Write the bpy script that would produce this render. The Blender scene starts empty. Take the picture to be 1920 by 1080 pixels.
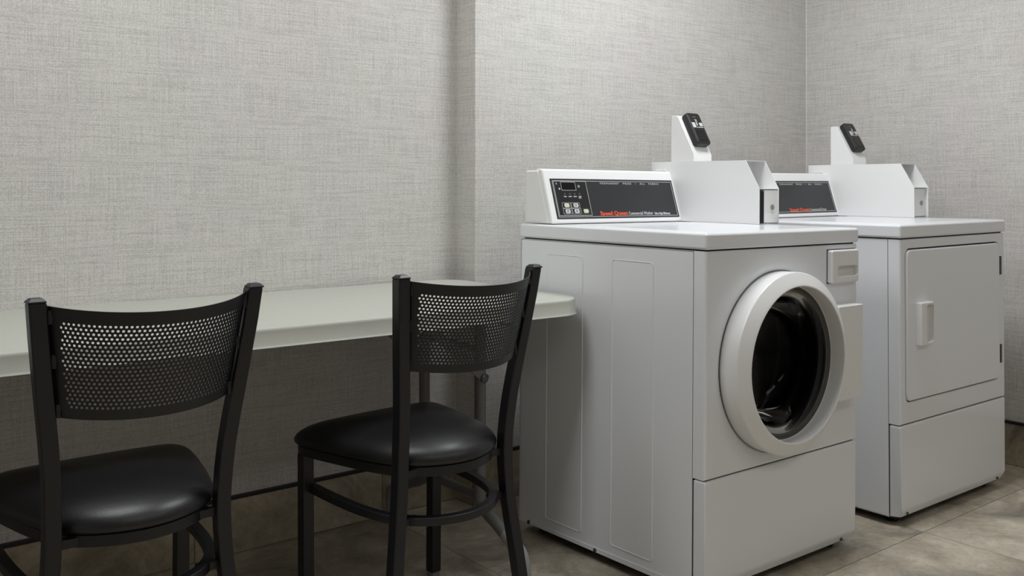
import bpy, bmesh, math, random
from mathutils import Vector, Matrix
random.seed(4)
S = bpy.context.scene
COL = S.collection
PI = math.pi

# ---------------------------------------------------------------- camera
F, CX, CY, YAW, PITCH, H = 1825.45, 993.02, 334.82, 0.6856, 0.0042, 1.0678
cd = bpy.data.cameras.new('camera')
cam = bpy.data.objects.new('camera', cd); COL.objects.link(cam)
cam.location = (0, 0, H)
cam.rotation_euler = (PI / 2 + PITCH, 0, -YAW)
cd.sensor_width = 36; cd.lens = 36 * F / 1920
cd.shift_x = (960 - CX) / 1920; cd.shift_y = (CY - 540) / 1920
cd.clip_start = 0.02
S.camera = cam

# ---------------------------------------------------------------- light
S.view_settings.view_transform = 'Standard'
S.view_settings.look = 'None'
S.view_settings.gamma = 1
S.view_settings.use_curve_mapping = False
S.view_settings.exposure = 0.0
w = bpy.data.worlds.new('world'); S.world = w; w.use_nodes = True
w.node_tree.nodes['Background'].inputs[0].default_value = (0.9, 0.95, 1, 1)
w.node_tree.nodes['Background'].inputs[1].default_value = 0.05
CEIL = 2.62
LAMPS = [  # x, y, size x, size y, watts
    (0.50, 1.75, 1.2, 0.6, 16.5),
    (2.38, 1.68, 0.6, 0.6, 24),
    (0.6, -0.6, 1.2, 0.6, 3.5),  # unseen fill lamp, added to brighten the front faces
    (2.4, -0.6, 1.2, 0.6, 3.5),  # second added fill, dryer side, also out of view
]
for i, (x, y, sx, sy, e) in enumerate(LAMPS):
    l = bpy.data.lights.new('ceiling_or_fill_lamp', 'AREA'); l.shape = 'RECTANGLE'
    l.size = sx - .04; l.size_y = sy - .04; l.energy = e; l.color = (0.945, 0.98, 1.0)
    o = bpy.data.objects.new('ceiling_or_fill_lamp', l); COL.objects.link(o)
    o.location = (x, y, CEIL - 0.035)

# ---------------------------------------------------------------- materials
def lin(c):
    return tuple((v / 255 / 12.92) if v / 255 <= .04045 else ((v / 255 + .055) / 1.055) ** 2.4 for v in c) + (1,)

def mat(name, rgb, rough=.5, metal=0, coat=0, spec=.5, bump=None, emit=0, var=None):
    m = bpy.data.materials.new(name); m.use_nodes = True
    nt = m.node_tree; b = nt.nodes['Principled BSDF']
    b.inputs['Base Color'].default_value = rgb if len(rgb) == 4 else rgb + (1,)
    b.inputs['Roughness'].default_value = rough
    b.inputs['Metallic'].default_value = metal
    b.inputs['Coat Weight'].default_value = coat
    b.inputs['Coat Roughness'].default_value = .08
    b.inputs['Specular IOR Level'].default_value = spec
    if emit:
        b.inputs['Emission Color'].default_value = rgb if len(rgb) == 4 else rgb + (1,)
        b.inputs['Emission Strength'].default_value = emit
    tc = nt.nodes.new('ShaderNodeTexCoord')
    if bump:
        sc, st, dist = bump
        n = nt.nodes.new('ShaderNodeTexNoise'); n.inputs['Scale'].default_value = sc; n.inputs['Detail'].default_value = 3
        nt.links.new(tc.outputs['Object'], n.inputs['Vector'])
        bp = nt.nodes.new('ShaderNodeBump'); bp.inputs['Strength'].default_value = st; bp.inputs['Distance'].default_value = dist
        nt.links.new(n.outputs['Fac'], bp.inputs['Height']); nt.links.new(bp.outputs['Normal'], b.inputs['Normal'])
    if var:
        sc, amt = var
        n = nt.nodes.new('ShaderNodeTexNoise'); n.inputs['Scale'].default_value = sc; n.inputs['Detail'].default_value = 4
        nt.links.new(tc.outputs['Object'], n.inputs['Vector'])
        mr = nt.nodes.new('ShaderNodeMapRange'); mr.inputs[1].default_value = .3; mr.inputs[2].default_value = .7
        mr.inputs[3].default_value = 1 - amt; mr.inputs[4].default_value = 1 + amt
        nt.links.new(n.outputs['Fac'], mr.inputs[0])
        mx = nt.nodes.new('ShaderNodeVectorMath'); mx.operation = 'SCALE'
        mx.inputs[0].default_value = b.inputs['Base Color'].default_value[:3]
        nt.links.new(mr.outputs[0], mx.inputs['Scale']); nt.links.new(mx.outputs[0], b.inputs['Base Color'])
    return m

def mat_linen():
    m = bpy.data.materials.new('linen_wallcovering'); m.use_nodes = True
    nt = m.node_tree; L = nt.links.new; b = nt.nodes['Principled BSDF']; b.inputs['Roughness'].default_value = .75
    b.inputs['Specular IOR Level'].default_value = .25
    g = nt.nodes.new('ShaderNodeNewGeometry'); s = nt.nodes.new('ShaderNodeSeparateXYZ'); L(g.outputs['Position'], s.inputs[0])
    a = nt.nodes.new('ShaderNodeMath'); a.operation = 'ADD'; L(s.outputs[0], a.inputs[0]); L(s.outputs[1], a.inputs[1])
    def thread(ux, uz, seed, detail=2):
        c = nt.nodes.new('ShaderNodeCombineXYZ'); c.inputs[2].default_value = seed
        m1 = nt.nodes.new('ShaderNodeMath'); m1.operation = 'MULTIPLY'; m1.inputs[1].default_value = ux; L(a.outputs[0], m1.inputs[0])
        m2 = nt.nodes.new('ShaderNodeMath'); m2.operation = 'MULTIPLY'; m2.inputs[1].default_value = uz; L(s.outputs[2], m2.inputs[0])
        L(m1.outputs[0], c.inputs[0]); L(m2.outputs[0], c.inputs[1])
        n = nt.nodes.new('ShaderNodeTexNoise'); n.inputs['Scale'].default_value = 1; n.inputs['Detail'].default_value = detail
        n.inputs['Roughness'].default_value = .6
        L(c.outputs[0], n.inputs['Vector']); return n
    v = thread(480, 8, 3.1, 1); h = thread(8, 480, 9.7, 1); gr = thread(480, 480, 5.5, 0)
    def ramp(n, lo, hi, a0, a1):
        r = nt.nodes.new('ShaderNodeMapRange'); r.inputs[1].default_value = lo; r.inputs[2].default_value = hi
        r.inputs[3].default_value = a0; r.inputs[4].default_value = a1; L(n.outputs['Fac'], r.inputs[0]); return r
    rv = ramp(v, .30, .62, .84, 1.03); rh = ramp(h, .30, .62, .80, 1.03); rg = ramp(gr, .3, .7, .80, 1.10)
    mu = nt.nodes.new('ShaderNodeMath'); mu.operation = 'MULTIPLY'; L(rv.outputs[0], mu.inputs[0]); L(rh.outputs[0], mu.inputs[1])
    mu0 = nt.nodes.new('ShaderNodeMath'); mu0.operation = 'MULTIPLY'; L(mu.outputs[0], mu0.inputs[0]); L(rg.outputs[0], mu0.inputs[1]); mu = mu0
    big = thread(7, 5, 1.3, 3); rb = ramp(big, .3, .7, .975, 1.025)
    m3 = nt.nodes.new('ShaderNodeMath'); m3.operation = 'MULTIPLY'; L(mu.outputs[0], m3.inputs[0]); L(rb.outputs[0], m3.inputs[1])
    mix = nt.nodes.new('ShaderNodeMix'); mix.data_type = 'RGBA'
    mix.inputs['A'].default_value = lin((64, 64, 63))
    hue = thread(3.0, 2.2, 7.7, 2); rhu = ramp(hue, .4, .6, 0, 1)
    mh = nt.nodes.new('ShaderNodeMix'); mh.data_type = 'RGBA'; mh.inputs['A'].default_value = lin((220, 218, 213)); mh.inputs['B'].default_value = lin((220, 216, 213))
    L(rhu.outputs[0], mh.inputs['Factor']); L(mh.outputs['Result'], mix.inputs['B'])
    L(m3.outputs[0], mix.inputs['Factor']); L(mix.outputs['Result'], b.inputs['Base Color'])
    bp = nt.nodes.new('ShaderNodeBump'); bp.inputs['Strength'].default_value = .35; bp.inputs['Distance'].default_value = .0006
    L(mu.outputs[0], bp.inputs['Height']); L(bp.outputs['Normal'], b.inputs['Normal'])
    return m

def mat_stone(name, light, mid, dark, rough=.42):
    m = bpy.data.materials.new(name); m.use_nodes = True
    nt = m.node_tree; L = nt.links.new; b = nt.nodes['Principled BSDF']; b.inputs['Roughness'].default_value = rough
    g = nt.nodes.new('ShaderNodeNewGeometry'); oi = nt.nodes.new('ShaderNodeObjectInfo')
    sc = nt.nodes.new('ShaderNodeMath'); sc.operation = 'MULTIPLY'; sc.inputs[1].default_value = 37; L(oi.outputs['Random'], sc.inputs[0])
    ad = nt.nodes.new('ShaderNodeVectorMath'); ad.operation = 'ADD'; L(g.outputs['Position'], ad.inputs[0]); L(sc.outputs[0], ad.inputs[1])
    def noise(scale, detail, dist, rgh=.6):
        n = nt.nodes.new('ShaderNodeTexNoise'); n.inputs['Scale'].default_value = scale; n.inputs['Detail'].default_value = detail
        n.inputs['Distortion'].default_value = dist; n.inputs['Roughness'].default_value = rgh
        L(ad.outputs[0], n.inputs['Vector']); return n
    n1 = noise(3.4, 10, 1.1, .68); n2 = noise(26, 6, .3, .7); n3 = noise(1.7, 5, 2.2)
    cr = nt.nodes.new('ShaderNodeValToRGB'); e = cr.color_ramp.elements
    e[0].position = .32; e[0].color = lin(dark); e[1].position = .68; e[1].color = lin(light)
    x = e.new(.47); x.color = lin(mid)
    L(n1.outputs['Fac'], cr.inputs[0])
    r2 = nt.nodes.new('ShaderNodeMapRange'); r2.inputs[1].default_value = .3; r2.inputs[2].default_value = .7
    r2.inputs[3].default_value = .78; r2.inputs[4].default_value = 1.12; L(n2.outputs['Fac'], r2.inputs[0])
    # thin darker veins where the distorted noise crosses its middle
    ab = nt.nodes.new('ShaderNodeMath'); ab.operation = 'SUBTRACT'; ab.inputs[1].default_value = .5; L(n3.outputs['Fac'], ab.inputs[0])
    ab2 = nt.nodes.new('ShaderNodeMath'); ab2.operation = 'ABSOLUTE'; L(ab.outputs[0], ab2.inputs[0])
    rv = nt.nodes.new('ShaderNodeMapRange'); rv.inputs[1].default_value = 0; rv.inputs[2].default_value = .012
    rv.inputs[3].default_value = .86; rv.inputs[4].default_value = 1; L(ab2.outputs[0], rv.inputs[0])
    mu = nt.nodes.new('ShaderNodeMath'); mu.operation = 'MULTIPLY'; L(r2.outputs[0], mu.inputs[0]); L(rv.outputs[0], mu.inputs[1])
    vs = nt.nodes.new('ShaderNodeVectorMath'); vs.operation = 'SCALE'; L(cr.outputs[0], vs.inputs[0]); L(mu.outputs[0], vs.inputs['Scale'])
    L(vs.outputs[0], b.inputs['Base Color'])
    bp = nt.nodes.new('ShaderNodeBump'); bp.inputs['Strength'].default_value = .25; bp.inputs['Distance'].default_value = .001
    L(n2.outputs['Fac'], bp.inputs['Height']); L(bp.outputs['Normal'], b.inputs['Normal'])
    return m

def mat_glass(name, tint, extra=.03, rough=0.0):
    m = bpy.data.materials.new(name); m.use_nodes = True
    nt = m.node_tree; L = nt.links.new; nt.nodes.remove(nt.nodes['Principled BSDF']); out = nt.nodes['Material Output']
    tr = nt.nodes.new('ShaderNodeBsdfTransparent'); tr.inputs[0].default_value = tint + (1,)
    gl = nt.nodes.new('ShaderNodeBsdfGlossy'); gl.inputs['Roughness'].default_value = rough
    fr = nt.nodes.new('ShaderNodeFresnel'); fr.inputs[0].default_value = 1.27
    mx = nt.nodes.new('ShaderNodeMixShader'); ml = nt.nodes.new('ShaderNodeMath'); ml.operation = 'MULTIPLY'; ml.inputs[1].default_value = .5; L(fr.outputs[0], ml.inputs[0]); L(ml.outputs[0], mx.inputs[0]); L(tr.outputs[0], mx.inputs[1]); L(gl.outputs[0], mx.inputs[2])
    L(mx.outputs[0], out.inputs[0]); return m

M = {}
M['linen'] = mat_linen()
M['floor_tile'] = mat_stone('stone_floor_tile', (212, 204, 188), (180, 170, 152), (134, 130, 122))
M['base_tile'] = mat_stone('stone_base_tile', (206, 194, 172), (166, 154, 134), (116, 108, 96))
M['grout'] = mat('grout', lin((92, 86, 78)), .9)
M['black_trim'] = mat('black_trim', lin((20, 20, 21)), .4)
M['ceiling'] = mat('ceiling_paint', lin((225, 224, 220)), .9)
M['enamel'] = mat('white_enamel', lin((233, 235, 239)), .28, coat=.35, bump=(90, .02, .001))
M['enamel_bright'] = mat('white_sheet_metal', lin((238, 238, 238)), .35, coat=.2)
M['plastic_white'] = mat('white_plastic', lin((233, 233, 233)), .32)
M['under'] = mat('dark_underside', lin((24, 24, 25)), .8)
M['gap'] = mat('dark_gap', lin((14, 14, 14)), .8)
M['face_black'] = mat('console_face', lin((44, 45, 48)), .38)
M['face_deep'] = mat('control_face', lin((30, 30, 32)), .35)
M['print_white'] = mat('white_print', lin((205, 205, 205)), .5)
M['print_red'] = mat('red_print', lin((228, 86, 52)), .5)
M['btn_cream'] = mat('cream_button', lin((214, 208, 184)), .45)
M['btn_green'] = mat('green_outline', lin((70, 120, 90)), .5)
M['screen'] = mat('dark_screen', lin((5, 5, 10)), .12)
M['reader'] = mat('black_plastic', lin((30, 30, 31)), .42)
M['steel'] = mat('steel', (.45, .45, .44), .35, metal=1)
M['dark_steel'] = mat('dark_steel', (.12, .12, .12), .4, metal=1)
M['drum'] = mat('dark_drum', lin((78, 77, 76)), .35, metal=.6)
M['gasket'] = mat('grey_rubber', lin((96, 95, 92)), .5)
M['gasket_dark'] = mat('dark_rubber', lin((34, 34, 34)), .5)
M['glass'] = mat_glass('smoked_glass', (.34, .34, .34))
M['powder'] = mat('black_powder_coat', lin((17, 17, 22)), .42, bump=(400, .05, .0005))
M['vinyl'] = mat('black_vinyl', lin((11, 11, 16)), .40, bump=(220, .30, .0006), spec=.6)
M['glide'] = mat('grey_glide', lin((120, 120, 116)), .5)
M['table_top'] = mat('table_plastic', lin((183, 184, 175)), .5, bump=(420, .12, .0004), var=(60, .02))
M['table_leg'] = mat('grey_leg_paint', lin((108, 108, 107)), .45)
M['table_foot'] = mat('light_grey_foot', lin((150, 152, 152)), .45)
M['diffuser'] = mat('lamp_diffuser', (1, .97, .93), .6, emit=2.0)

# ---------------------------------------------------------------- mesh helpers
def link(name, me, m, parent=None, bevel=0, segs=2, smooth=False, angle=.6):
    o = bpy.data.objects.new(name, me); COL.objects.link(o)
    if m: me.materials.append(M[m] if isinstance(m, str) else m)
    if parent: o.parent = parent
    if smooth or bevel:
        me.polygons.foreach_set('use_smooth', [True] * len(me.polygons))
        if smooth and not bevel: me.set_sharp_from_angle(angle=math.radians(38 if smooth is True else smooth))
    if bevel:
        b = o.modifiers.new('bevel', 'BEVEL'); b.width = bevel; b.segments = segs; b.limit_method = 'ANGLE'
        b.angle_limit = angle; b.harden_normals = True
    return o

def pymesh(name, verts, faces, m, parent=None, recalc=True, weld=0, **k):
    me = bpy.data.meshes.new(name)
    bm = bmesh.new()
    vs = [bm.verts.new(v) for v in verts]
    for f in faces:
        try: bm.faces.new([vs[i] for i in f])
        except ValueError: pass
    if weld: bmesh.ops.remove_doubles(bm, verts=bm.verts, dist=weld)
    if recalc: bmesh.ops.recalc_face_normals(bm, faces=bm.faces)
    bm.to_mesh(me); bm.free()
    return link(name, me, m, parent, **k)

def boxgeo(x0, x1, y0, y1, z0, z1, off=0):
    v = [(x, y, z) for z in (z0, z1) for y in (y0, y1) for x in (x0, x1)]
    f = [(0, 1, 3, 2), (4, 5, 7, 6), (0, 1, 5, 4), (2, 3, 7, 6), (0, 2, 6, 4), (1, 3, 7, 5)]
    return v, [tuple(i + off for i in q) for q in f]

def box(name, x0, x1, y0, y1, z0, z1, m, parent=None, **k):
    v, f = boxgeo(x0, x1, y0, y1, z0, z1)
    return pymesh(name, v, f, m, parent, **k)

def boxes(name, lst, m, parent=None, **k):
    V, Fc = [], []
    for b in lst:
        v, f = boxgeo(*b, off=len(V)); V += v; Fc += f
    return pymesh(name, V, Fc, m, parent, **k)

def prism(name, prof, axis, lo, hi, m, parent=None, **k):
    """closed 2-D profile extruded along an axis: x -> (y,z), y -> (x,z), z -> (x,y)"""
    def P(a, b, t):
        return {'x': (t, a, b), 'y': (a, t, b), 'z': (a, b, t)}[axis]
    n = len(prof)
    V = [P(a, b, lo) for a, b in prof] + [P(a, b, hi) for a, b in prof]
    Fc = [tuple(range(n)), tuple(range(2 * n - 1, n - 1, -1))] + [(i, (i + 1) % n, n + (i + 1) % n, n + i) for i in range(n)]
    return pymesh(name, V, Fc, m, parent, **k)

def loft(name, rings, m, parent=None, closed=True, cap0=False, cap1=False, loop=False, **k):
    n = len(rings[0]); V = [p for r in rings for p in r]; Fc = []
    R = len(rings)
    for j in range(R if loop else R - 1):
        a, b = j * n, ((j + 1) % R) * n
        for i in range(n if closed else n - 1):
            Fc.append((a + i, a + (i + 1) % n, b + (i + 1) % n, b + i))
    if cap0: Fc.append(tuple(range(n)))
    if cap1: Fc.append(tuple(range((R - 1) * n + n - 1, (R - 1) * n - 1, -1)))
    return pymesh(name, V, Fc, m, parent, **k)

def rr(cx, cy, wx, wy, r, n=5):
    """rounded rectangle outline, 4*(n+1) points"""
    pts = []
    for qx, qy, a0 in ((1, 1, 0), (-1, 1, 90), (-1, -1, 180), (1, -1, 270)):
        for i in range(n + 1):
            a = math.radians(a0 + 90 * i / n)
            pts.append((cx + qx * (wx / 2 - r) + r * math.cos(a), cy + qy * (wy / 2 - r) + r * math.sin(a)))
    return pts

def ring_y(pts, y): return [(a, y, b) for a, b in pts]
def ring_z(pts, z): return [(a, b, z) for a, b in pts]
def circ(cx, cz, r, n=64): return [(cx + r * math.cos(2 * PI * i / n), cz + r * math.sin(2 * PI * i / n)) for i in range(n)]

def lathe_y(name, cx, cz, prof, m, parent=None, n=96, **k):
    rings = [ring_y(circ(cx, cz, r, n), -h) for r, h in prof]
    return loft(name, rings, m, parent, **k)

def sweep(name, pts, wx, wd, m, parent=None, up=Vector((0, 0, 1)), round_n=0, **k):
    """rectangular (or round) section swept along a polyline; wd along the side vector, wx along the other"""
    P = [Vector(p) for p in pts]; rings = []
    for i, p in enumerate(P):
        t = (P[min(i + 1, len(P) - 1)] - P[max(i - 1, 0)]).normalized()
        s = t.cross(up)
        s = s.normalized() if s.length > 1e-4 else Vector((1, 0, 0))
        u = s.cross(t).normalized()
        if round_n:
            rings.append([tuple(p + (s * math.cos(2 * PI * j / round_n) + u * math.sin(2 * PI * j / round_n)) * wx) for j in range(round_n)])
        else:
            rings.append([tuple(p + s * a * wx / 2 + u * b * wd / 2) for a, b in ((1, 1), (-1, 1), (-1, -1), (1, -1))])
    return loft(name, rings, m, parent, cap0=True, cap1=True, **k)

def spline(pts, n=8):
    """Catmull-Rom through points"""
    P = [Vector(p) for p in pts]; out = []
    for i in range(len(P) - 1):
        p0, p1, p2, p3 = P[max(i - 1, 0)], P[i], P[i + 1], P[min(i + 2, len(P) - 1)]
        for j in range(n):
            t = j / n
            out.append(.5 * ((2 * p1) + (p2 - p0) * t + (2 * p0 - 5 * p1 + 4 * p2 - p3) * t * t + (3 * p1 - p0 - 3 * p2 + p3) * t ** 3))
    out.append(P[-1]); return out

def text(name, s, size, mtx, m, parent, bold=0, squeeze=1, spacing=1, align='LEFT', width=None):
    c = bpy.data.curves.new(name, 'FONT'); c.body = s; c.size = size; c.extrude = .0002; c.offset = bold
    c.space_character = spacing; c.align_x = align; c.resolution_u = 2
    c.materials.append(M[m])
    t = bpy.data.objects.new(name, c); COL.objects.link(t)
    dg = bpy.context.evaluated_depsgraph_get(); dg.update()
    me = bpy.data.meshes.new_from_object(t.evaluated_get(dg)); me.name = name
    bpy.data.objects.remove(t); bpy.data.curves.remove(c)
    if width:
        xs = [v.co.x for v in me.vertices]; me.transform(Matrix.Translation((-min(xs), 0, 0))); squeeze = width / (max(xs) - min(xs))
    me.transform(Matrix.Diagonal((squeeze, 1, 1, 1))); me.transform(mtx)
    me.materials.clear()
    return link(name, me, m, parent)

def thing(name, label, cat, loc=(0, 0, 0), rot=(0, 0, 0), group=None):
    o = bpy.data.objects.new(name, None); COL.objects.link(o); o.location = loc; o.rotation_euler = rot
    o['label'] = label; o['category'] = cat
    if group: o['group'] = group
    return o

def struct(o, label=None):
    o['kind'] = 'structure'
    if label: o['label'] = label
    return o

def copy_tree(o, parent=None):
    c = o.copy(); COL.objects.link(c); c.parent = parent
    for ch in list(o.children): copy_tree(ch, c)
    return c

# ---------------------------------------------------------------- room
YB, YC, XP, XR = 2.7205, 2.6125, 1.9039, 3.7518      # back wall, nearer wall, step, right wall
XL, YF = -1.6, -2.0
ZB = 0.166
struct(box('floor', XL - .1, XR + .1, YF - .1, YB + .1, -.1, -.004, 'grout'), 'floor of large stone look tiles')
struct(box('ceiling', XL - .1, XR + .1, YF - .1, YB + .1, CEIL, CEIL + .1, 'ceiling'), 'white ceiling')
struct(box('wall_back', XL - .1, XP, YB, YB + .1, -.05, CEIL, 'linen'), 'grey linen textured wall behind the table')
struct(box('wall_center', XP, XR + .1, YC, YC + .3, -.05, CEIL, 'linen'), 'grey linen textured wall standing forward behind the machines')
struct(box('wall_right', XR, XR + .1, YF - .1, YC + .01, -.05, CEIL, 'linen'), 'grey linen textured wall beside the dryer')
struct(box('wall_left', XL - .1, XL, YF - .1, YB, -.05, CEIL, 'linen'), 'grey linen textured side wall')
struct(box('wall_front', XL, XR, YF - .1, YF, -.05, CEIL, 'linen'), 'grey linen textured wall opposite the machines')
# slim light seam strips in the corners
struct(box('trim_1', XR - .003, XR + .001, YC - .003, YC + .001, ZB, CEIL, 'plastic_white'), 'slim pale seam in the far corner')

# floor tiles
TX, TY, GX, GY = 1.203, .62, 1.617, 1.545
tile_me = None
floor = bpy.data.objects['floor']
gap = .0022
for i in range(-6, 5):
    for j in range(-6, 3):
        x0, y0 = GX + i * TX, GY + j * TY
        x1, y1 = x0 + TX, y0 + TY
        if x1 < XL or x0 > XR or y1 < YF or y0 > YB: continue
        X0, X1, Y0, Y1 = max(x0, XL), min(x1, XR), max(y0, YF), min(y1, YB)
        if X1 - X0 < .02 or Y1 - Y0 < .02: continue
        full = (X0, X1, Y0, Y1) == (x0, x1, y0, y1)
        if full and tile_me:
            o = bpy.data.objects.new('tile', tile_me); COL.objects.link(o); o.parent = floor
        else:
            v, f = boxgeo(gap / 2, X1 - X0 - gap / 2, gap / 2, Y1 - Y0 - gap / 2, -.012, 0)
            o = pymesh('tile', v, f, 'floor_tile', floor)
            if full: tile_me = o.data
        o.location = (X0, Y0, 0)

def base_run(wall_name, axis, a0, a1, pos, sgn, joints):
    """tile skirting: axis 'x' runs along x at y=pos, sticking out by sgn"""
    nm = 'baseboard_' + wall_name
    t = .010
    lo, hi = sorted((pos, pos + sgn * t * .5))
    if axis == 'x': o = box(nm, a0, a1, lo, hi, 0, ZB - .01, 'grout')
    else: o = box(nm, lo, hi, a0, a1, 0, ZB - .01, 'grout')
    struct(o, 'stone tile skirting with a black top strip')
    lo, hi = sorted((pos, pos + sgn * t))
    cuts = [a0] + [j for j in sorted(joints) if a0 + .01 < j < a1 - .01] + [a1]
    for p, q in zip(cuts[:-1], cuts[1:]):
        if axis == 'x': box('tile', p + gap / 2, q - gap / 2, lo, hi, .002, ZB - .010, 'base_tile', o)
        else: box('tile', lo, hi, p + gap / 2, q - gap / 2, .002, ZB - .010, 'base_tile', o)
    lo, hi = sorted((pos, pos + sgn * (t + .003)))
    if axis == 'x': box('trim_strip', a0, a1, lo, hi, ZB - .010, ZB, 'black_trim', o)
    else: box('trim_strip', lo, hi, a0, a1, ZB - .010, ZB, 'black_trim', o)
base_run('back', 'x', XL, XP, YB, -1, [1.609 - .605 * k for k in range(6)])
base_run('step', 'y', YC, YB - .01, XP, -1, [])
base_run('center', 'x', XP - .01, XR, YC, -1, [2.2 + .605 * k for k in range(3)])
base_run('right', 'y', YF, YC - .01, XR, -1, [1.4 - .605 * k for k in range(6)] + [2.005])

for x, y, sx, sy, e in LAMPS:
    where = {0: 'above the folding table', 1: 'above the two laundry machines', 2: 'added as unseen fill light in the near half of the room, on the table side', 3: 'added as unseen fill light in the near half of the room, on the dryer side'}
    t = thing('ceiling_or_fill_light', 'flat rectangular ceiling light panel ' + where[LAMPS.index((x, y, sx, sy, e))], 'lamp', (x, y, CEIL), group='ceiling light panels')
    fr = [(-sx / 2, sx / 2, -sy / 2, -sy / 2 + .02, -.03, 0), (-sx / 2, sx / 2, sy / 2 - .02, sy / 2, -.03, 0),
          (-sx / 2, -sx / 2 + .02, -sy / 2 + .02, sy / 2 - .02, -.03, 0), (sx / 2 - .02, sx / 2, -sy / 2 + .02, sy / 2 - .02, -.03, 0)]
    boxes('frame', fr, 'plastic_white', t)
    box('diffuser', -sx / 2 + .02, sx / 2 - .02, -sy / 2 + .02, sy / 2 - .02, -.022, -.012, 'diffuser', t)

# ---------------------------------------------------------------- folding table
tb = thing('folding_table', 'pale grey plastic folding table with rounded corners standing against the wall', 'table',
           (1.858, 1.998, 0), (0, 0, math.radians(-1.9)))
TL, TD = 2.44, .70          # length to the left, depth
cx, cy = -TL / 2, TD / 2
rings = []
for ins, z, r in ((.030, .7005, .06), (.004, .7005, .095), (0, .7025, .10), (.0015, .705, .098), (.0035, .708, .096), (.0055, .738, .092), (.0065, .743, .09), (.009, .7455, .088), (.014, .7465, .082)):
    rings.append(ring_z(rr(cx, cy, TL - 2 * ins, TD - 2 * ins, r, 10), z))
loft('tabletop', rings, 'table_top', tb, cap0=True, cap1=True, smooth=True).data.polygons[-1].use_smooth = False
for px in (-.240, -TL + .240):
    sgn = 1 if px > -1 else -1
    for yy, s in ((.20, -1), (.50, 1)):
        leg = sweep('leg', spline([(px, yy, .70), (px, yy, .45), (px, yy, .22), (px, yy + s * .008, .165), (px, yy + s * .10, .125), (px, yy + s * .19, .075), (px, yy + s * .205, .004)], 7),
                    .0165, .03, 'table_leg', tb, up=Vector((1, 0, 0)), round_n=14, smooth=True)
        sweep('foot', spline([(px, yy + s * .125, .118), (px, yy + s * .185, .085), (px, yy + s * .203, .045), (px, yy + s * .205, .0)], 6),
              .0195, .03, 'table_foot', leg, up=Vector((1, 0, 0)), round_n=14, smooth=True)
        lathe = [ring_z(circ(px, yy, r, 16), z) for r, z in ((.0165, .212), (.0195, .213), (.0195, .222), (.0165, .223))]
        loft('collar', lathe, 'table_leg', leg, cap0=True, cap1=True)
    sweep('crossbar', [(px, .20, .185), (px, .50, .185)], .0135, .03, 'table_leg', tb, up=Vector((1, 0, 0)), round_n=14, smooth=True)
    sweep('crossbar', [(px, .20, .60), (px, .50, .60)], .010, .03, 'table_leg', tb, up=Vector((1, 0, 0)), round_n=12, smooth=True)
    sweep('hinge_bar', [(px, .03, .694), (px, .67, .694)], .0125, .03, 'table_leg', tb, up=Vector((1, 0, 0)), round_n=12, smooth=True)
    for yy in (.185, .515):
        br = sweep('brace', [(px + .012 * sgn, yy, .515), (px - .19 * sgn, yy, .690)], .004, .026, 'table_leg', tb, up=Vector((0, 0, 1)))
        bolt = [ring_y(circ(px + .002 * sgn, .52, r, 14), y) for r, y in ((.009, yy + .008), (.012, yy + .004), (.012, yy - .006), (.007, yy - .009))]
        loft('bolt', bolt, 'dark_steel', br, cap0=True, cap1=True)
    boxes('bracket', [(px - sgn * .24 - .03, px - sgn * .24 + .03, .16, .54, .690, .705)], 'dark_steel', tb)
    wire = sweep('lock_wire', [(px - sgn * .24, .16, .69), (px - sgn * .27, .15, .655), (px - sgn * .25, .14, .66), (px - sgn * .25, .14, .69)], .004, .01, 'dark_steel', tb, round_n=8)
for y_ in (.07, .60): box('side_rail', -TL + .1, -.1, y_, y_ + .03, .7015, .72, 'dark_steel', tb)

# ---------------------------------------------------------------- chair
KZ = [(0.0, .200, .033), (.1, .190, .042), (.2, .1786, .0509), (.3, .1641, .0598), (.4, .1566, .0616), (.45, .1564, .061), (.55, .161, .0488), (.7, .1795, .0256), (.86, .1979, 0.0)]
def prof(z, k):
    for a, b in zip(KZ[:-1], KZ[1:]):
        if z <= b[0]:
            t = (z - a[0]) / (b[0] - a[0]); return a[k] + (b[k] - a[k]) * t
    return KZ[-1][k]
SEAT = [(0, .004), (.05, .012), (.1, .036), (.142, .075), (.168, .13), (.187, .20), (.204, .28), (.217, .35), (.222, .396), (.212, .424), (.178, .438), (.1, .444), (0, .446)]
def outline(inset=0.0):
    half = SEAT
    loop = [(x, y) for x, y in half] + [(-x, y) for x, y in half[-2:0:-1]]
    n = len(loop); sm = []
    P = [Vector((x, y, 0)) for x, y in loop]
    for i in range(n):
        p0, p1, p2, p3 = P[i - 1], P[i], P[(i + 1) % n], P[(i + 2) % n]
        for j in range(4):
            t = j / 4
            sm.append(.5 * ((2 * p1) + (p2 - p0) * t + (2 * p0 - 5 * p1 + 4 * p2 - p3) * t * t + (3 * p1 - p0 - 3 * p2 + p3) * t ** 3))
    if inset:
        out = []
        for i in range(len(sm)):
            t = (sm[(i + 1) % len(sm)] - sm[i - 1]).normalized()
            out.append(sm[i] + Vector((-t.y, t.x, 0)) * inset)   # loop is counter-clockwise: left is inward
        sm = out
    return [(p.x, p.y) for p in sm]

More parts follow.
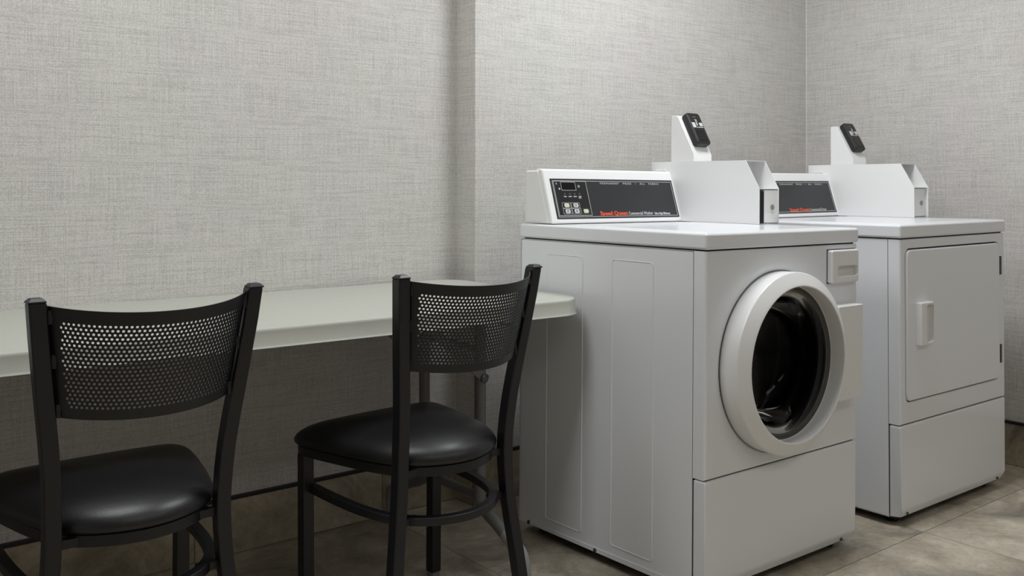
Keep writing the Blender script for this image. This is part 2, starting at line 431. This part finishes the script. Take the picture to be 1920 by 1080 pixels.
def make_chair():
    t = thing('dining_chair', 'black metal chair with vinyl seat', 'chair', group='black metal chairs at the table')
    # seat cushion
    base = outline()
    c = Vector((0, .22))
    rings = []
    def shr(k, z, crown=0):
        return [(x * k, c.y + (y - c.y) * k, z) for x, y in base]
    for k, z in ((.92, .4275), (.972, .429), (.992, .4325), (1.0, .4385), (.996, .4445), (.978, .4520), (.945, .4600), (.89, .4685), (.81, .4765), (.70, .4830), (.56, .4895), (.40, .4940), (.2, .4970), (.05, .498)):
        rings.append(shr(k, z))
    loft('seat', rings, 'vinyl', t, cap0=True, cap1=True, smooth=True)
    # seat frame: ring of flat bar
    o1, o2 = outline(.010), outline(.030)
    def fz(y): return 0
    rings = [ring_z(o1, .404), ring_z(o1, .425), ring_z(o2, .425), ring_z(o2, .404)]
    loft('seat_frame', rings, 'powder', t, loop=True, bevel=.002)
    # rear posts
    for s in (-1, 1):
        zs = [0.012, .05, .1, .15, .2, .25, .3, .34, .38, .42, .46, .5, .55, .6, .65, .7, .75, .8, .862]
        R = []
        for z in zs:
            h = sum(prof(max(0, min(.86, z + d)), 1) for d in (-.03, 0, .03)) / 3
            y = sum(prof(max(0, min(.86, z + d)), 2) for d in (-.03, 0, .03)) / 3
            a = .015
            R.append([(s * h + p * a, y + q * a, z) for p, q in ((-1, -1), (1, -1), (1, 1), (-1, 1))])
        leg = loft('leg', R, 'powder', t, cap0=True, cap1=True, bevel=.004)
        h, y = prof(.86, 1) * s, prof(.86, 2)
        capr = [[(h + p * a, y + q * a, z) for p, q in ((-1, -1), (1, -1), (1, 1), (-1, 1))] for a, z in ((.0150, .861), (.0150, .8635), (.009, .8695))]
        loft('post_cap', capr, 'powder', leg, cap0=True, cap1=True, bevel=.0015)
        h, y = prof(0, 1) * s, prof(0, 2)
        loft('glide', [ring_z(rr(h, y, .026, .026, .006), z) for z in (0, .013)], 'glide', leg, cap0=True, cap1=True)
        # weld tabs of the back panel
        for z in (.835, .755, .665):
            hh, yy = prof(z, 1) - .016, prof(z, 2)
            box('weld_tab', min(s * hh, s * (hh - .007)), max(s * hh, s * (hh - .007)), yy - .012, yy - .004, z - .012, z + .012, 'powder', leg)
        # front leg
        x = s * .196; yv = .394
        fl = loft('leg', [[(x + p * .015 + s * dz, yv + q * .015, z) for p, q in ((-1, -1), (1, -1), (1, 1), (-1, 1))] for z, dz in ((.012, .0), (.406, .002))], 'powder', t, cap0=True, cap1=True, bevel=.003)
        loft('glide', [ring_z(rr(x, yv, .027, .027, .006), z) for z in (0, .013)], 'glide', fl, cap0=True, cap1=True)
    # foot ring
    half = [(.184, .392), (.184, .33), (.181, .26), (.173, .185), (.153, .112), (.116, .058), (.062, .024), (0, .012)]
    path = [(x, y) for x, y in half] + [(-x, y) for x, y in half[-2::-1]]
    path3 = [(x, y, .304 + .045 * y) for x, y in path]
    sweep('foot_ring', spline(path3, 5), .022, .019, 'powder', t, bevel=.002)
    for s in (-1, 1):   # short stubs that tie rings to the rear posts
        lo, hi = (.108, .152) if s > 0 else (-.152, -.108)
        box('ring_stub', lo, hi, .058, .074, .406, .422, 'powder', t)
        box('ring_stub', lo, hi, .060, .074, .299, .315, 'powder', t)
    # perforated back panel
    R0 = .225; P_, RZ = .0087, .0076; rows = 21; z_first = .8225
    zt, zb = .850, .648
    def halfw(z): return prof(z, 1) - .0165
    def surf(sv, z):
        h = halfw(z); tm = math.asin(h / R0); th = sv / R0
        bulge = R0 * (math.cos(th) - math.cos(tm))
        return (R0 * math.sin(th), prof(z, 2) - .004 - bulge, z + .005 - .16 * bulge)
    def shalf(z): return R0 * math.asin(halfw(z) / R0)
    V, Fc = [], []
    def vid(sv, z): V.append(surf(sv, z)); return len(V) - 1
    def quad(a, b, z0, z1):
        Fc.append((vid(a, z0), vid(b, z0), vid(b, z1), vid(a, z1)))
    hp = P_ / 2; hr = .00262
    zrow = [z_first - i * RZ for i in range(rows)]
    for i, zc in enumerate(zrow):
        off = 0 if i % 2 == 0 else hp
        lim = shalf(zc) - .0215
        n = int((lim - off) / P_ + .001)
        cs = [off + k * P_ for k in range(-n - (1 if off else 0), n + 1)]
        for c0 in cs:
            outer = [(-hp, -RZ / 2), (0, -RZ / 2), (hp, -RZ / 2), (hp, 0), (hp, RZ / 2), (0, RZ / 2), (-hp, RZ / 2), (-hp, 0)]
            ids = [vid(c0 + a, zc + b) for a, b in outer]
            hol = []
            for a, b in outer:
                an = math.atan2(round(b / RZ * 2), round(a / hp)); hol.append(vid(c0 + hr * math.cos(an), zc + hr * math.sin(an)))
            for k in range(8): Fc.append((ids[k], ids[(k + 1) % 8], hol[(k + 1) % 8], hol[k]))
        lo, hi = cs[0] - hp, cs[-1] + hp
        z0, z1 = zc - RZ / 2, zc + RZ / 2
        def edge(sgn, near):
            m_ = 3
            for q in range(m_):
                f0, f1 = q / m_, (q + 1) / m_
                a0 = near + (sgn * shalf(z0) - near) * f0; a1 = near + (sgn * shalf(z0) - near) * f1
                b0 = near + (sgn * shalf(z1) - near) * f0; b1 = near + (sgn * shalf(z1) - near) * f1
                Fc.append((vid(a0, z0), vid(a1, z0), vid(b1, z1), vid(b0, z1)))
        edge(-1, lo); edge(1, hi)
    for z0, z1 in ((zrow[0] + RZ / 2, zt), (zb, zrow[-1] - RZ / 2)):
        zz = [z0 + (z1 - z0) * q / 3 for q in range(4)]
        for za, zc2 in zip(zz[:-1], zz[1:]):
            N = 48
            for q in range(N):
                f0, f1 = -1 + 2 * q / N, -1 + 2 * (q + 1) / N
                Fc.append((vid(shalf(za) * f0, za), vid(shalf(za) * f1, za), vid(shalf(zc2) * f1, zc2), vid(shalf(zc2) * f0, zc2)))
    bp = pymesh('backrest', V, Fc, 'powder', t, weld=.00005)
    so = bp.modifiers.new('solidify', 'SOLIDIFY'); so.thickness = .0018; so.offset = 0
    bp['label'] = 'curved black sheet metal backrest perforated with small round holes'
    return t

ch1 = make_chair()
ch1.location = (.6003, 1.8353, 0); ch1.rotation_euler = (0, 0, .0067)
ch1['label'] = 'black metal chair with perforated back farther from the washer, seat partly out of frame'
ch2 = copy_tree(ch1)
ch2.location = (1.311, 1.8122, 0); ch2.rotation_euler = (0, 0, .0737)
ch2['label'] = 'black metal chair with perforated back nearer the washer, in front of the rounded table end'

# ---------------------------------------------------------------- laundry machines
W, D = .683, .746
GRP = 'white coin laundry machines'

def front_frame(name, parent, x0, x1, z0, z1, y0, y1, b, hole, m, extra=()):
    """front panel with rounded outer edges and a hole; hole = list of (x,z) ring around centre, extra rings (pts,y) from hole outwards"""
    cx = sum(p[0] for p in hole) / len(hole); cz = sum(p[1] for p in hole) / len(hole)
    angs = [math.atan2(z - cz, x - cx) for x, z in hole]
    def rect(ins):
        out = []
        for a in angs:
            dx, dz = math.cos(a), math.sin(a)
            tx = ((x1 - cx) / dx if dx > 0 else (x0 - cx) / dx) if abs(dx) > 1e-9 else 1e9
            tz = ((z1 - cz) / dz if dz > 0 else (z0 - cz) / dz) if abs(dz) > 1e-9 else 1e9
            t = min(tx, tz); px, pz = cx + dx * t, cz + dz * t
            out.append((min(max(px, x0 + ins), x1 - ins), min(max(pz, z0 + ins), z1 - ins)))
        return out
    # snap the nearest ray to each corner
    def fix(R, ins):
        for qx, qz in ((x0, z0), (x1, z0), (x1, z1), (x0, z1)):
            k = min(range(len(R)), key=lambda i: (R[i][0] - qx) ** 2 + (R[i][1] - qz) ** 2)
            R[k] = (qx + ins * (1 if qx == x0 else -1), qz + ins * (1 if qz == z0 else -1))
        return R
    rings = [ring_y(p, y) for p, y in extra]
    rings.append(ring_y(fix(rect(b), b), y0))
    for a in (30, 60, 90):
        k = math.radians(a); ins = b * (1 - math.sin(k)); yy = y0 + b * (1 - math.cos(k))
        rings.append(ring_y(fix(rect(ins), ins), yy))
    rings.append(ring_y(fix(rect(0), 0), y1))
    return loft(name, rings, m, parent)

def pocket_plate(name, parent, outer, inner, y_front, y_back, depth, m, b=.004, arch=0):
    """raised plate with a scooped pocket. outer / inner: (cx,cz,w,h,r)"""
    def r_(p, grow): return rr(p[0], p[1], p[2] + 2 * grow, p[3] + 2 * grow, max(p[4] + grow, .0005), 6)
    rings = [ring_y(r_(outer, 0), y_back), ring_y(r_(outer, 0), y_front + b), ring_y(r_(outer, -b * .3), y_front + b * .3), ring_y(r_(outer, -b), y_front)]
    def arc(pts):
        return [(a, inner[1] + (c - inner[1]) * (1 - arch * ((a - inner[0]) / (inner[2] / 2)) ** 2)) for a, c in pts]
    rings += [ring_y(arc(r_(inner, .002)), y_front), ring_y(arc(r_(inner, 0)), y_front + .002), ring_y(arc(r_(inner, -.002)), y_front + depth * .85), ring_y(arc(r_(inner, -.005)), y_front + depth)]
    return loft(name, rings, m, parent, cap1=True, smooth=False, bevel=0)

def screw(parent, x, y, z, axis, r=.006):
    if axis == 'y': rings = [ring_y(circ(x, z, q, 14), yy) for q, yy in ((r, y + .001), (r, y - .002), (r * .6, y - .004))]
    else: rings = [[(xx, a, b) for a, b in circ(y, z, q, 14)] for q, xx in ((r, x + .001), (r, x - .002), (r * .6, x - .004))]
    return loft('screw', rings, 'dark_steel', parent, cap0=True, cap1=True)

def slant_mtx(y0, z0, y1, z1):
    """local (u, v, n) -> on a slanted face through (y0,z0)-(y1,z1) facing -y"""
    v = Vector((0, y1 - y0, z1 - z0)).normalized(); u = Vector((1, 0, 0)); n = u.cross(v)
    return Matrix(((u.x, v.x, n.x, 0), (u.y, v.y, n.y, y0), (u.z, v.z, n.z, z0), (0, 0, 0, 1)))

def make_machine(t, kind):
    ex = .004
    # open-fronted cabinet shell
    shell = [(ex, ex + .004, .046, .742, .030, .895), (W - ex - .004, W - ex, .046, .742, .030, .895),
             (ex, W - ex, .738, .742, .030, .895), (ex, W - ex, .046, .742, .030, .034), (ex, W - ex, .046, .742, .891, .895)]
    cab = boxes('cabinet', shell, 'enamel', t)
    # pressed side panels
    for sx, xx in ((-1, ex), (1, W - ex)):
        for ya, yb in ((.457, .618), (.181, .341)):
            for k, (g, dd) in enumerate(((0, .0005), )):
                o_ = rr((ya + yb) / 2, .461, yb - ya, .792, .012, 4); i1 = rr((ya + yb) / 2, .461, yb - ya - .005, .787, .010, 4); i2 = rr((ya + yb) / 2, .461, yb - ya - .010, .782, .008, 4)
                R = [[(xx - sx * .001, a, b) for a, b in o_], [(xx + sx * .0022, a, b) for a, b in i1], [(xx + sx * .0006, a, b) for a, b in i2]]
                loft('side_rib', R, 'enamel', cab, cap1=True)
        lo, hi = sorted((xx, xx + sx * .0035))
        prism('side_skirt', [(.10, .030), (.742, .030), (.742, .040), (.10, .046)] if kind == 'washer' else [(.165, .030), (.742, .030), (.742, .075), (.175, .072), (.165, .064)], 'x', lo, hi, 'enamel', cab, bevel=.0012)
        for yy in ((.69, .397) if kind == 'washer' else (.60, .235)):
            screw(cab, xx + sx * .0035, yy, .036 if kind == 'washer' else .050, 'x') if sx < 0 else None
    box('underside', .02, W - .02, .03, .73, .022, .030, 'under', t)
    # lid
    lid = box('lid', 0, W, 0, D, .898, .9405, 'enamel', t, bevel=.008, segs=4)
    # slight raised work surface
    loft('work_surface', [ring_z(rr(W / 2, .30, W - .07, .53, .03), .9400), ring_z(rr(W / 2, .30, W - .08, .52, .028), .9418)], 'enamel', lid, cap1=True)
    box('lid_gap', .012, W - .012, .012, D - .012, .889, .899, 'gap', t)
    # lower panel, bottom edge chamfered
    n = rr(W / 2, 0, 1, 1, .1)
    prof_ = [(.0035, .3175), (.0035, .056), (.015, .030), (.044, .030), (.044, .3175)]
    lp = prism('lower_panel', prof_, 'x', .004, W - .004, 'enamel', t, bevel=.006, segs=3, angle=.3)
    for v_ in lp.data.vertices:      # corners of the turned-under bottom edge are cut back
        if v_.co.z < .04 and v_.co.y < .03: v_.co.x += .022 if v_.co.x < W / 2 else -.022
    for xx in ((.10, .610) if kind == 'washer' else (.046, .628)):
        screw(lp, xx, .0085, .042, 'y', .005)
    box('panel_gap', .012, W - .012, .012, .05, .30, .335, 'gap', t)
    box('side_gap', .0065, W - .0065, .043, .048, .04, .888, 'gap', t) if kind != 'washer' else [box('side_gap', a_, b_, .043, .048, .04, .888, 'gap', t) for a_, b_ in ((.0065, .02), (W - .02, W - .0065))]
    for fx in (.06, W - .06):
        for fy in (.07, .68):
            fz_ = 0 if kind == 'washer' else .0035
            lo = [ring_z(circ(fx, fy, r, 16), z) for r, z in ((.02, fz_), (.022, .008), (.012, .012), (.009, .030))]
            loft('foot', lo, 'gasket_dark', t, cap0=True, cap1=True)

    if kind == 'washer':
        dx, dz = .304, .590
        N = 96
        # panel with a dished round opening
        fp = front_frame('front_panel', t, .004, W - .004, .3205, .8945, .0035, .044, .007, circ(dx, dz, .222, N), 'enamel',
                         extra=[(circ(dx, dz, .222, N), .040), (circ(dx, dz, .222, N), .016), (circ(dx, dz, .2445, N), .016), (circ(dx, dz, .2450, N), .0085), (circ(dx, dz, .2490, N), .0066), (circ(dx, dz, .256, N), .0046), (circ(dx, dz, .264, N), .0036)])
        # tub and drum behind the glass
        dr = lathe_y('drum', dx, dz, [(.222, -.040), (.215, -.06), (.19, -.065), (.19, -.075), (.235, -.08), (.235, -.10), (.229, -.105), (.235, -.11), (.235, -.17), (.229, -.175), (.235, -.18), (.235, -.26), (.229, -.265), (.235, -.27), (.235, -.36), (.10, -.37), (.04, -.355), (.001, -.35)], 'drum', t, smooth=False)
        for k in range(3):
            a = k * 2 * PI / 3 + .5; R = []
            for yy, hh in ((.09, .02), (.2, .045), (.35, .045)):
                r1, r2 = .236, .236 - hh
                R.append([(dx + math.cos(a + q) * rr_, yy, dz + math.sin(a + q) * rr_) for q, rr_ in ((-.14, r1), (-.05, r2), (.05, r2), (.14, r1))])
            loft('lifter', R, 'drum', dr, cap0=True, cap1=True)
        for ro, ri, yy, mm in ((.222, .205, .050, 'gasket_dark'),):
            lathe_y('gasket', dx, dz, [(ro, -yy + .02), (ri, -yy + .012), (ri - .004, -yy), (ri, -yy - .02), (ro, -yy - .02)], mm, t, smooth=True)
        # door
        door = lathe_y('door', dx, dz, [(.236, -.010), (.2405, -.008), (.2412, -.004), (.2424, .041), (.2423, .0440), (.2414, .0462), (.2400, .0475), (.2380, .0486), (.2360, .0498), (.2125, .0642), (.2105, .0652), (.2080, .0662), (.2055, .0655), (.2045, .0620), (.2070, .0280), (.2065, .0220), (.2035, .0200)], 'plastic_white', t, smooth=22)
        lathe_y('glass_rim', dx, dz, [(.2070, .0210), (.2030, .0205), (.2015, .0235), (.1995, .0235), (.1985, .0200), (.1965, .0200), (.1955, .0225), (.1940, .0225), (.193, .0170), (.190, .0165), (.188, .014)], 'gasket', door, smooth=True)
        lathe_y('door_glass', dx, dz, [(.192, .0165), (.180, .0150), (.172, .008), (.168, -.010), (.163, -.045), (.155, -.075), (.138, -.098), (.10, -.116), (.055, -.125), (.001, -.128)], 'glass', door, smooth=True)
        # hinge cover to the right of the door
        hc = box('hinge_cover', .520, .640, -.041, .006, .458, .724, 'plastic_white', t, bevel=.0025)
        # pull handle at top right
        pocket_plate('soap_drawer', t, (.593, .833, .134, .094, .006), (.6025, .8195, .100, .042, .008), -.0145, .004, .0160, 'plastic_white', arch=.42)
        bx = box('drawer_gap', .5242, .6618, .0022, .0045, .7842, .8818, 'gap', t)
    else:
        dw = (.3365, .6255, .601, .471)
        hole = rr(dw[0], dw[1], dw[2] + .008, dw[3] + .008, .026, 8)
        fp = front_frame('front_panel', t, .004, W - .004, .3205, .8945, .0035, .044, .007, hole, 'enamel',
                         extra=[(rr(dw[0], dw[1], dw[2] + .002, dw[3] + .002, .022, 8), .016), (hole, .014), (hole, .0065), (rr(dw[0], dw[1], dw[2] + .012, dw[3] + .012, .028, 8), .0035)])
        box('door_gap', .03, W - .04, .014, .018, .385, .866, 'gap', t)
        door = loft('door', [ring_y(rr(dw[0], dw[1], dw[2] - 2 * i, dw[3] - 2 * i, .022 - i * .5, 8), y) for i, y in ((0, .014), (0, .004), (.0012, .0008), (.004, -.001))], 'enamel', t, cap0=True, cap1=True)
        pocket_plate('handle', door, (.125, .6275, .074, .134, .003), (.1405, .6275, .040, .116, .008), -.020, 0.001, .017, 'plastic_white', b=.003)
        for z in (.782, .475):
            hg = box('hinge', .6385, .648, -.002, .012, z - .032, z + .032, 'dark_steel', door)
    # ---- console
    con = prism('console', [(.632, .9425), (.684, 1.1045), (.745, 1.1045), (.745, .9425)], 'x', .020, .601, 'enamel_bright', t, bevel=.006, segs=3)
    yb, zbm, yt, ztp = .617, .9425, .6705, 1.1095
    bz = prism('bezel', [(yb, zbm), (yt, ztp), (yt + .032, ztp), (yb + .032, zbm)], 'x', .024, .603, 'enamel_bright', con, bevel=.007, segs=4)
    mt = slant_mtx(yb, zbm, yt, ztp)
    Ls = math.hypot(yt - yb, ztp - zbm)
    def plate(name, u0, u1, v0, v1, n0, n1, m, par):
        o = box(name, u0, u1, v0, v1, n0, n1, m, par); o.data.transform(mt); return o
    u0, u1, v0, v1 = .047, .592, .015, .1435
    plate('console_face', u0, u1, v0, v1, -.0005, .0012, 'face_black', con)
    def frame(name, a0, a1, b0, b1, wd, n, m, par):
        o = boxes(name, [(a0, a1, b0, b0 + wd, n, n + .0004), (a0, a1, b1 - wd, b1, n, n + .0004), (a0, a0 + wd, b0, b1, n, n + .0004), (a1 - wd, a1, b0, b1, n, n + .0004)], m, par)
        o.data.transform(mt); return o
    frame('face_border', u0 + .007, u1 - .006, v0 + .005, v1 - .006, .0013, .0011, 'print_white', con)
    def tx(name, s, size, u, v, m, **k):
        return text(name, s, size, mt @ Matrix.Translation((u, v, .0013)), m, con, **k)
    if kind == 'washer':
        tx('brand_lettering', 'Speed Queen', .0185, .229, .0245, 'print_red', bold=.0006, width=.121)
        tx('model_lettering', 'Commercial Washer', .0155, .355, .0245, 'print_white', width=.112, bold=.0001)
        tx('small_lettering', 'Ultra High Efficiency', .0105, .475, .0245, 'print_white', width=.075, bold=.0003)
        tx('fabric_lettering', 'PERMANENT   PRESS   \u2022   ALL   FABRIC', .0088, .255, .127, 'print_white', width=.270, spacing=1.3)
    else:
        tx('brand_lettering', 'Speed Queen', .0185, .294, .0225, 'print_red', bold=.0006, width=.123)
        tx('model_lettering', 'Commercial Dryer', .0155, .421, .0225, 'print_white', width=.106, bold=.0001)
        tx('fabric_lettering', 'PERMANENT   PRESS   \u2022   ALL   FABRIC', .0088, .272, .127, 'print_white', width=.270, spacing=1.3)
    if kind == 'washer':
        c0, c1, d0, d1 = .0575, .1935, .0245, .1365
        plate('control_face', c0, c1, d0, d1, .0008, .0014, 'face_deep', con)
        frame('control_border', c0, c1, d0, d1, .0013, .0012, 'print_white', con)
        ds = plate('display', .0895, .1445, .1085, .1305, .0012, .0020, 'screen', con)
        frame('display_border', .087, .147, .106, .133, .0009, .0013, 'print_white', con)
        tx('clock_symbol', 'o', .017, .1555, .1155, 'print_white')
        tx('clock_symbol', 'c', .008, .158, .1165, 'print_white')
        tx('hand_symbol', '\u00BB', .014, .066, .1245, 'print_white'); tx('hand_symbol', '\u2022', .026, .074, .102, 'print_white')
        for k, s_ in enumerate(('WASH', 'RINSE', 'SPIN', 'DOOR\nLOCK')):
            u = .0965 + k * .0205
            o = loft('indicator_light', [[(a, b, .0012) for a, b in circ(u, .0945, .0023, 12)], [(a, b, .0019) for a, b in circ(u, .0945, .002, 12)]], 'steel', con, cap1=True); o.data.transform(mt)
            tx('indicator_lettering', s_, .0046, u - .007, .0845, 'print_white', width=.0125, bold=.0002)
        for (u, v, mm) in ((.094, .0575, 'btn_cream'), (.131, .0575, 'print_white'), (.094, .0385, 'print_white'), (.131, .0385, 'print_white'), (.169, .0385, 'btn_cream')):
            frame('button_outline', u - .0175, u + .0175, v - .0088, v + .0088, .0009, .0013, 'btn_green' if u > .16 else 'print_white', con)
            o = loft('button', [[(a, b, n_) for a, b in rr(u + .001, v, .020 - 2 * i, .0125 - 2 * i, .004 - i, 4)] for i, n_ in ((0, .0010), (0, .0024), (.001, .0030))], mm, con, cap1=True); o.data.transform(mt)
            if mm == 'print_white':
                text('button_symbol', '\u2261', .014, mt @ Matrix.Translation((u - .004, v - .0045, .0031)), 'face_deep', con, width=.008)
    # ---- payment meter: an open fronted sheet metal hood
    mx0, mx1 = .5985, .699
    yf, ys, yk, z0, zs, z1 = .296, .350, .757, .9425, 1.054, 1.1435
    th = .0022
    case = bpy.data.objects.new('meter_case', None); 
    side = [(yf, z0), (yf, zs), (ys, z1), (yk, z1), (yk, z0)]
    V, Fc = [], []
    def add_prism(x0_, x1_, pr):
        n = len(pr); o = len(V)
        V.extend([(x0_, a, b) for a, b in pr] + [(x1_, a, b) for a, b in pr])
        Fc.append(tuple(range(o, o + n))); Fc.append(tuple(range(o + 2 * n - 1, o + n - 1, -1)))
        for i in range(n): Fc.append((o + i, o + (i + 1) % n, o + n + (i + 1) % n, o + n + i))
    add_prism(mx0, mx0 + th, side); add_prism(mx1 - th, mx1, side)
    def add_box(*b):
        v, f = boxgeo(*b, off=len(V)); V.extend(v); Fc.extend(f)
    add_box(mx0 + th, mx1 - th, ys, yk, z1 - th, z1)
    add_box(mx0 + th, mx1 - th, yk - th, yk, z0, z1 - th)
    add_box(mx0 + th, mx1 - th, yf + .002, ys + .06, zs - th, zs)          # shelf
    add_box(mx0 + th, mx1 - th, ys + .05, ys + .05 + th, zs, z1 - th)      # inner back
    mc = pymesh('payment_meter', V, Fc, 'enamel_bright', t)
    mc['label'] = 'white sheet metal payment meter with open sloping front'
    screw(mc, mx0 + .06, ys + .0495, z1 - .022, 'y', .004)
    # vault door with lock below the shelf
    sl = .027 if kind == 'washer' else .004
    box('vault_door', mx0 + sl, mx1 - th, yf + (.003 if kind == 'washer' else .012), yf + .03, z0 + .004, zs - .004, 'enamel_bright', mc, bevel=.002)
    box('vault_plate', mx0 + sl + .012, mx1 - th - .0005, yf + (.0005 if kind == 'washer' else .009), yf + .013, z0 + .004, z0 + .032, 'enamel_bright', mc, bevel=.001)
    if sl > .01: box('meter_slot', mx0 + th, mx0 + sl, yf + .0025, yf + .03, z0 + .002, zs - .008, 'gap', mc)
    lk = yf + (.003 if kind == 'washer' else .012)
    loft('lock', [ring_y(circ(mx1 - .032, z0 + .053, r, 20), y) for r, y in ((.0085, lk + .001), (.0085, lk - .004), (.0065, lk - .005), (.0045, lk - .003))], 'steel', mc, cap0=True, cap1=True)
    box('back_latch', mx0 - .004, mx0 + .001, .690, .735, 1.112, 1.118, 'enamel_bright', mc, bevel=.001)
    # ---- card reader on its wedge bracket
    bx0, bx1 = .6035, .6945
    if kind != 'washer': bx0, bx1 = .6065, .6975
    off = -.0 if kind == 'washer' else -.012
    dzr = 0 if kind == 'washer' else .004
    wedge = [(.5685 + off, 1.1435), (.5685 + off, 1.1665), (.6395 + off, 1.296 - dzr), (.648 + off, 1.3005 - dzr), (.668 + off, 1.3005 - dzr), (.6705 + off, 1.298 - dzr), (.6705 + off, 1.1435)]
    bk = prism('reader_bracket', wedge, 'x', bx0, bx1, 'enamel_bright', t, bevel=.003, segs=3, angle=.7)
    y0_, z0_, y1_, z1_ = .5685 + off, 1.1665, .6395 + off, 1.296 - dzr
    rm = slant_mtx(y0_, z0_, y1_, z1_)
    def on(o): o.data.transform(rm); return o
    uc = (bx0 + bx1) / 2 + .003; va, vb = .028, .152
    rd = on(loft('card_reader', [[(a, b, n_) for a, b in rr(uc, (va + vb) / 2, .068 - 2 * i, vb - va - 2 * i, .011 - i * .6, 5)] for i, n_ in ((.002, .0), (0, .004), (0, .020), (.0015, .0235), (.005, .025))], 'reader', t, cap0=True, cap1=True))
    rd['label'] = 'black plastic card reader with a small dark screen'
    on(box('face_strip', uc - .0275, uc + .0275, va + .010, vb - .006, .0248, .0256, 'face_deep', rd))
    on(box('screen', uc - .021, uc + .021, va + .014, va + .054, .0254, .0266, 'screen', rd))
    on(box('screen_edge', uc - .0285, uc - .027, va + .012, vb - .012, .0250, .0258, 'gasket', rd))
    on(box('screen_edge', uc + .0265, uc + .0278, va + .012, va + .066, .0250, .0258, 'gasket', rd))
    on(boxes('instruction_sticker', [(uc - .026, uc - .010, va + .064, va + .084, .0255, .0261), (uc + .010, uc + .026, va + .070, va + .084, .0255, .0261), (uc - .005, uc + .001, va + .072, va + .084, .0255, .0261), (uc - .007, uc + .025, va + .0640, va + .0665, .0255, .0261)], 'print_white', rd))
    def rt(name, s, size, u, v, **k):
        return text(name, s, size, rm @ Matrix.Translation((u, v, .0257)), 'print_white', rd, **k)
    rt('reader_lettering', 'PayPort', .010, uc - .013, vb - .020, squeeze=.7, bold=.0001) if False else rt('reader_lettering', '\u2014\u2014', .009, uc - .010, vb - .020, squeeze=.9)
    rt('contactless_symbol', ')))', .013, uc - .005, vb - .036, squeeze=.8, bold=.0003)

wm = thing('washing_machine', 'white front loading washer with round glass door and control console', 'washer', (1.8734, 1.6041, .0005), (.0012, .0092, .0016), GRP)
make_machine(wm, 'washer')
dm = thing('clothes_dryer', 'white commercial dryer with square door standing beside the washer', 'dryer', (2.7848, 1.5966, -.003), (-.0036, -.0003, -.011), GRP)
make_machine(dm, 'dryer')
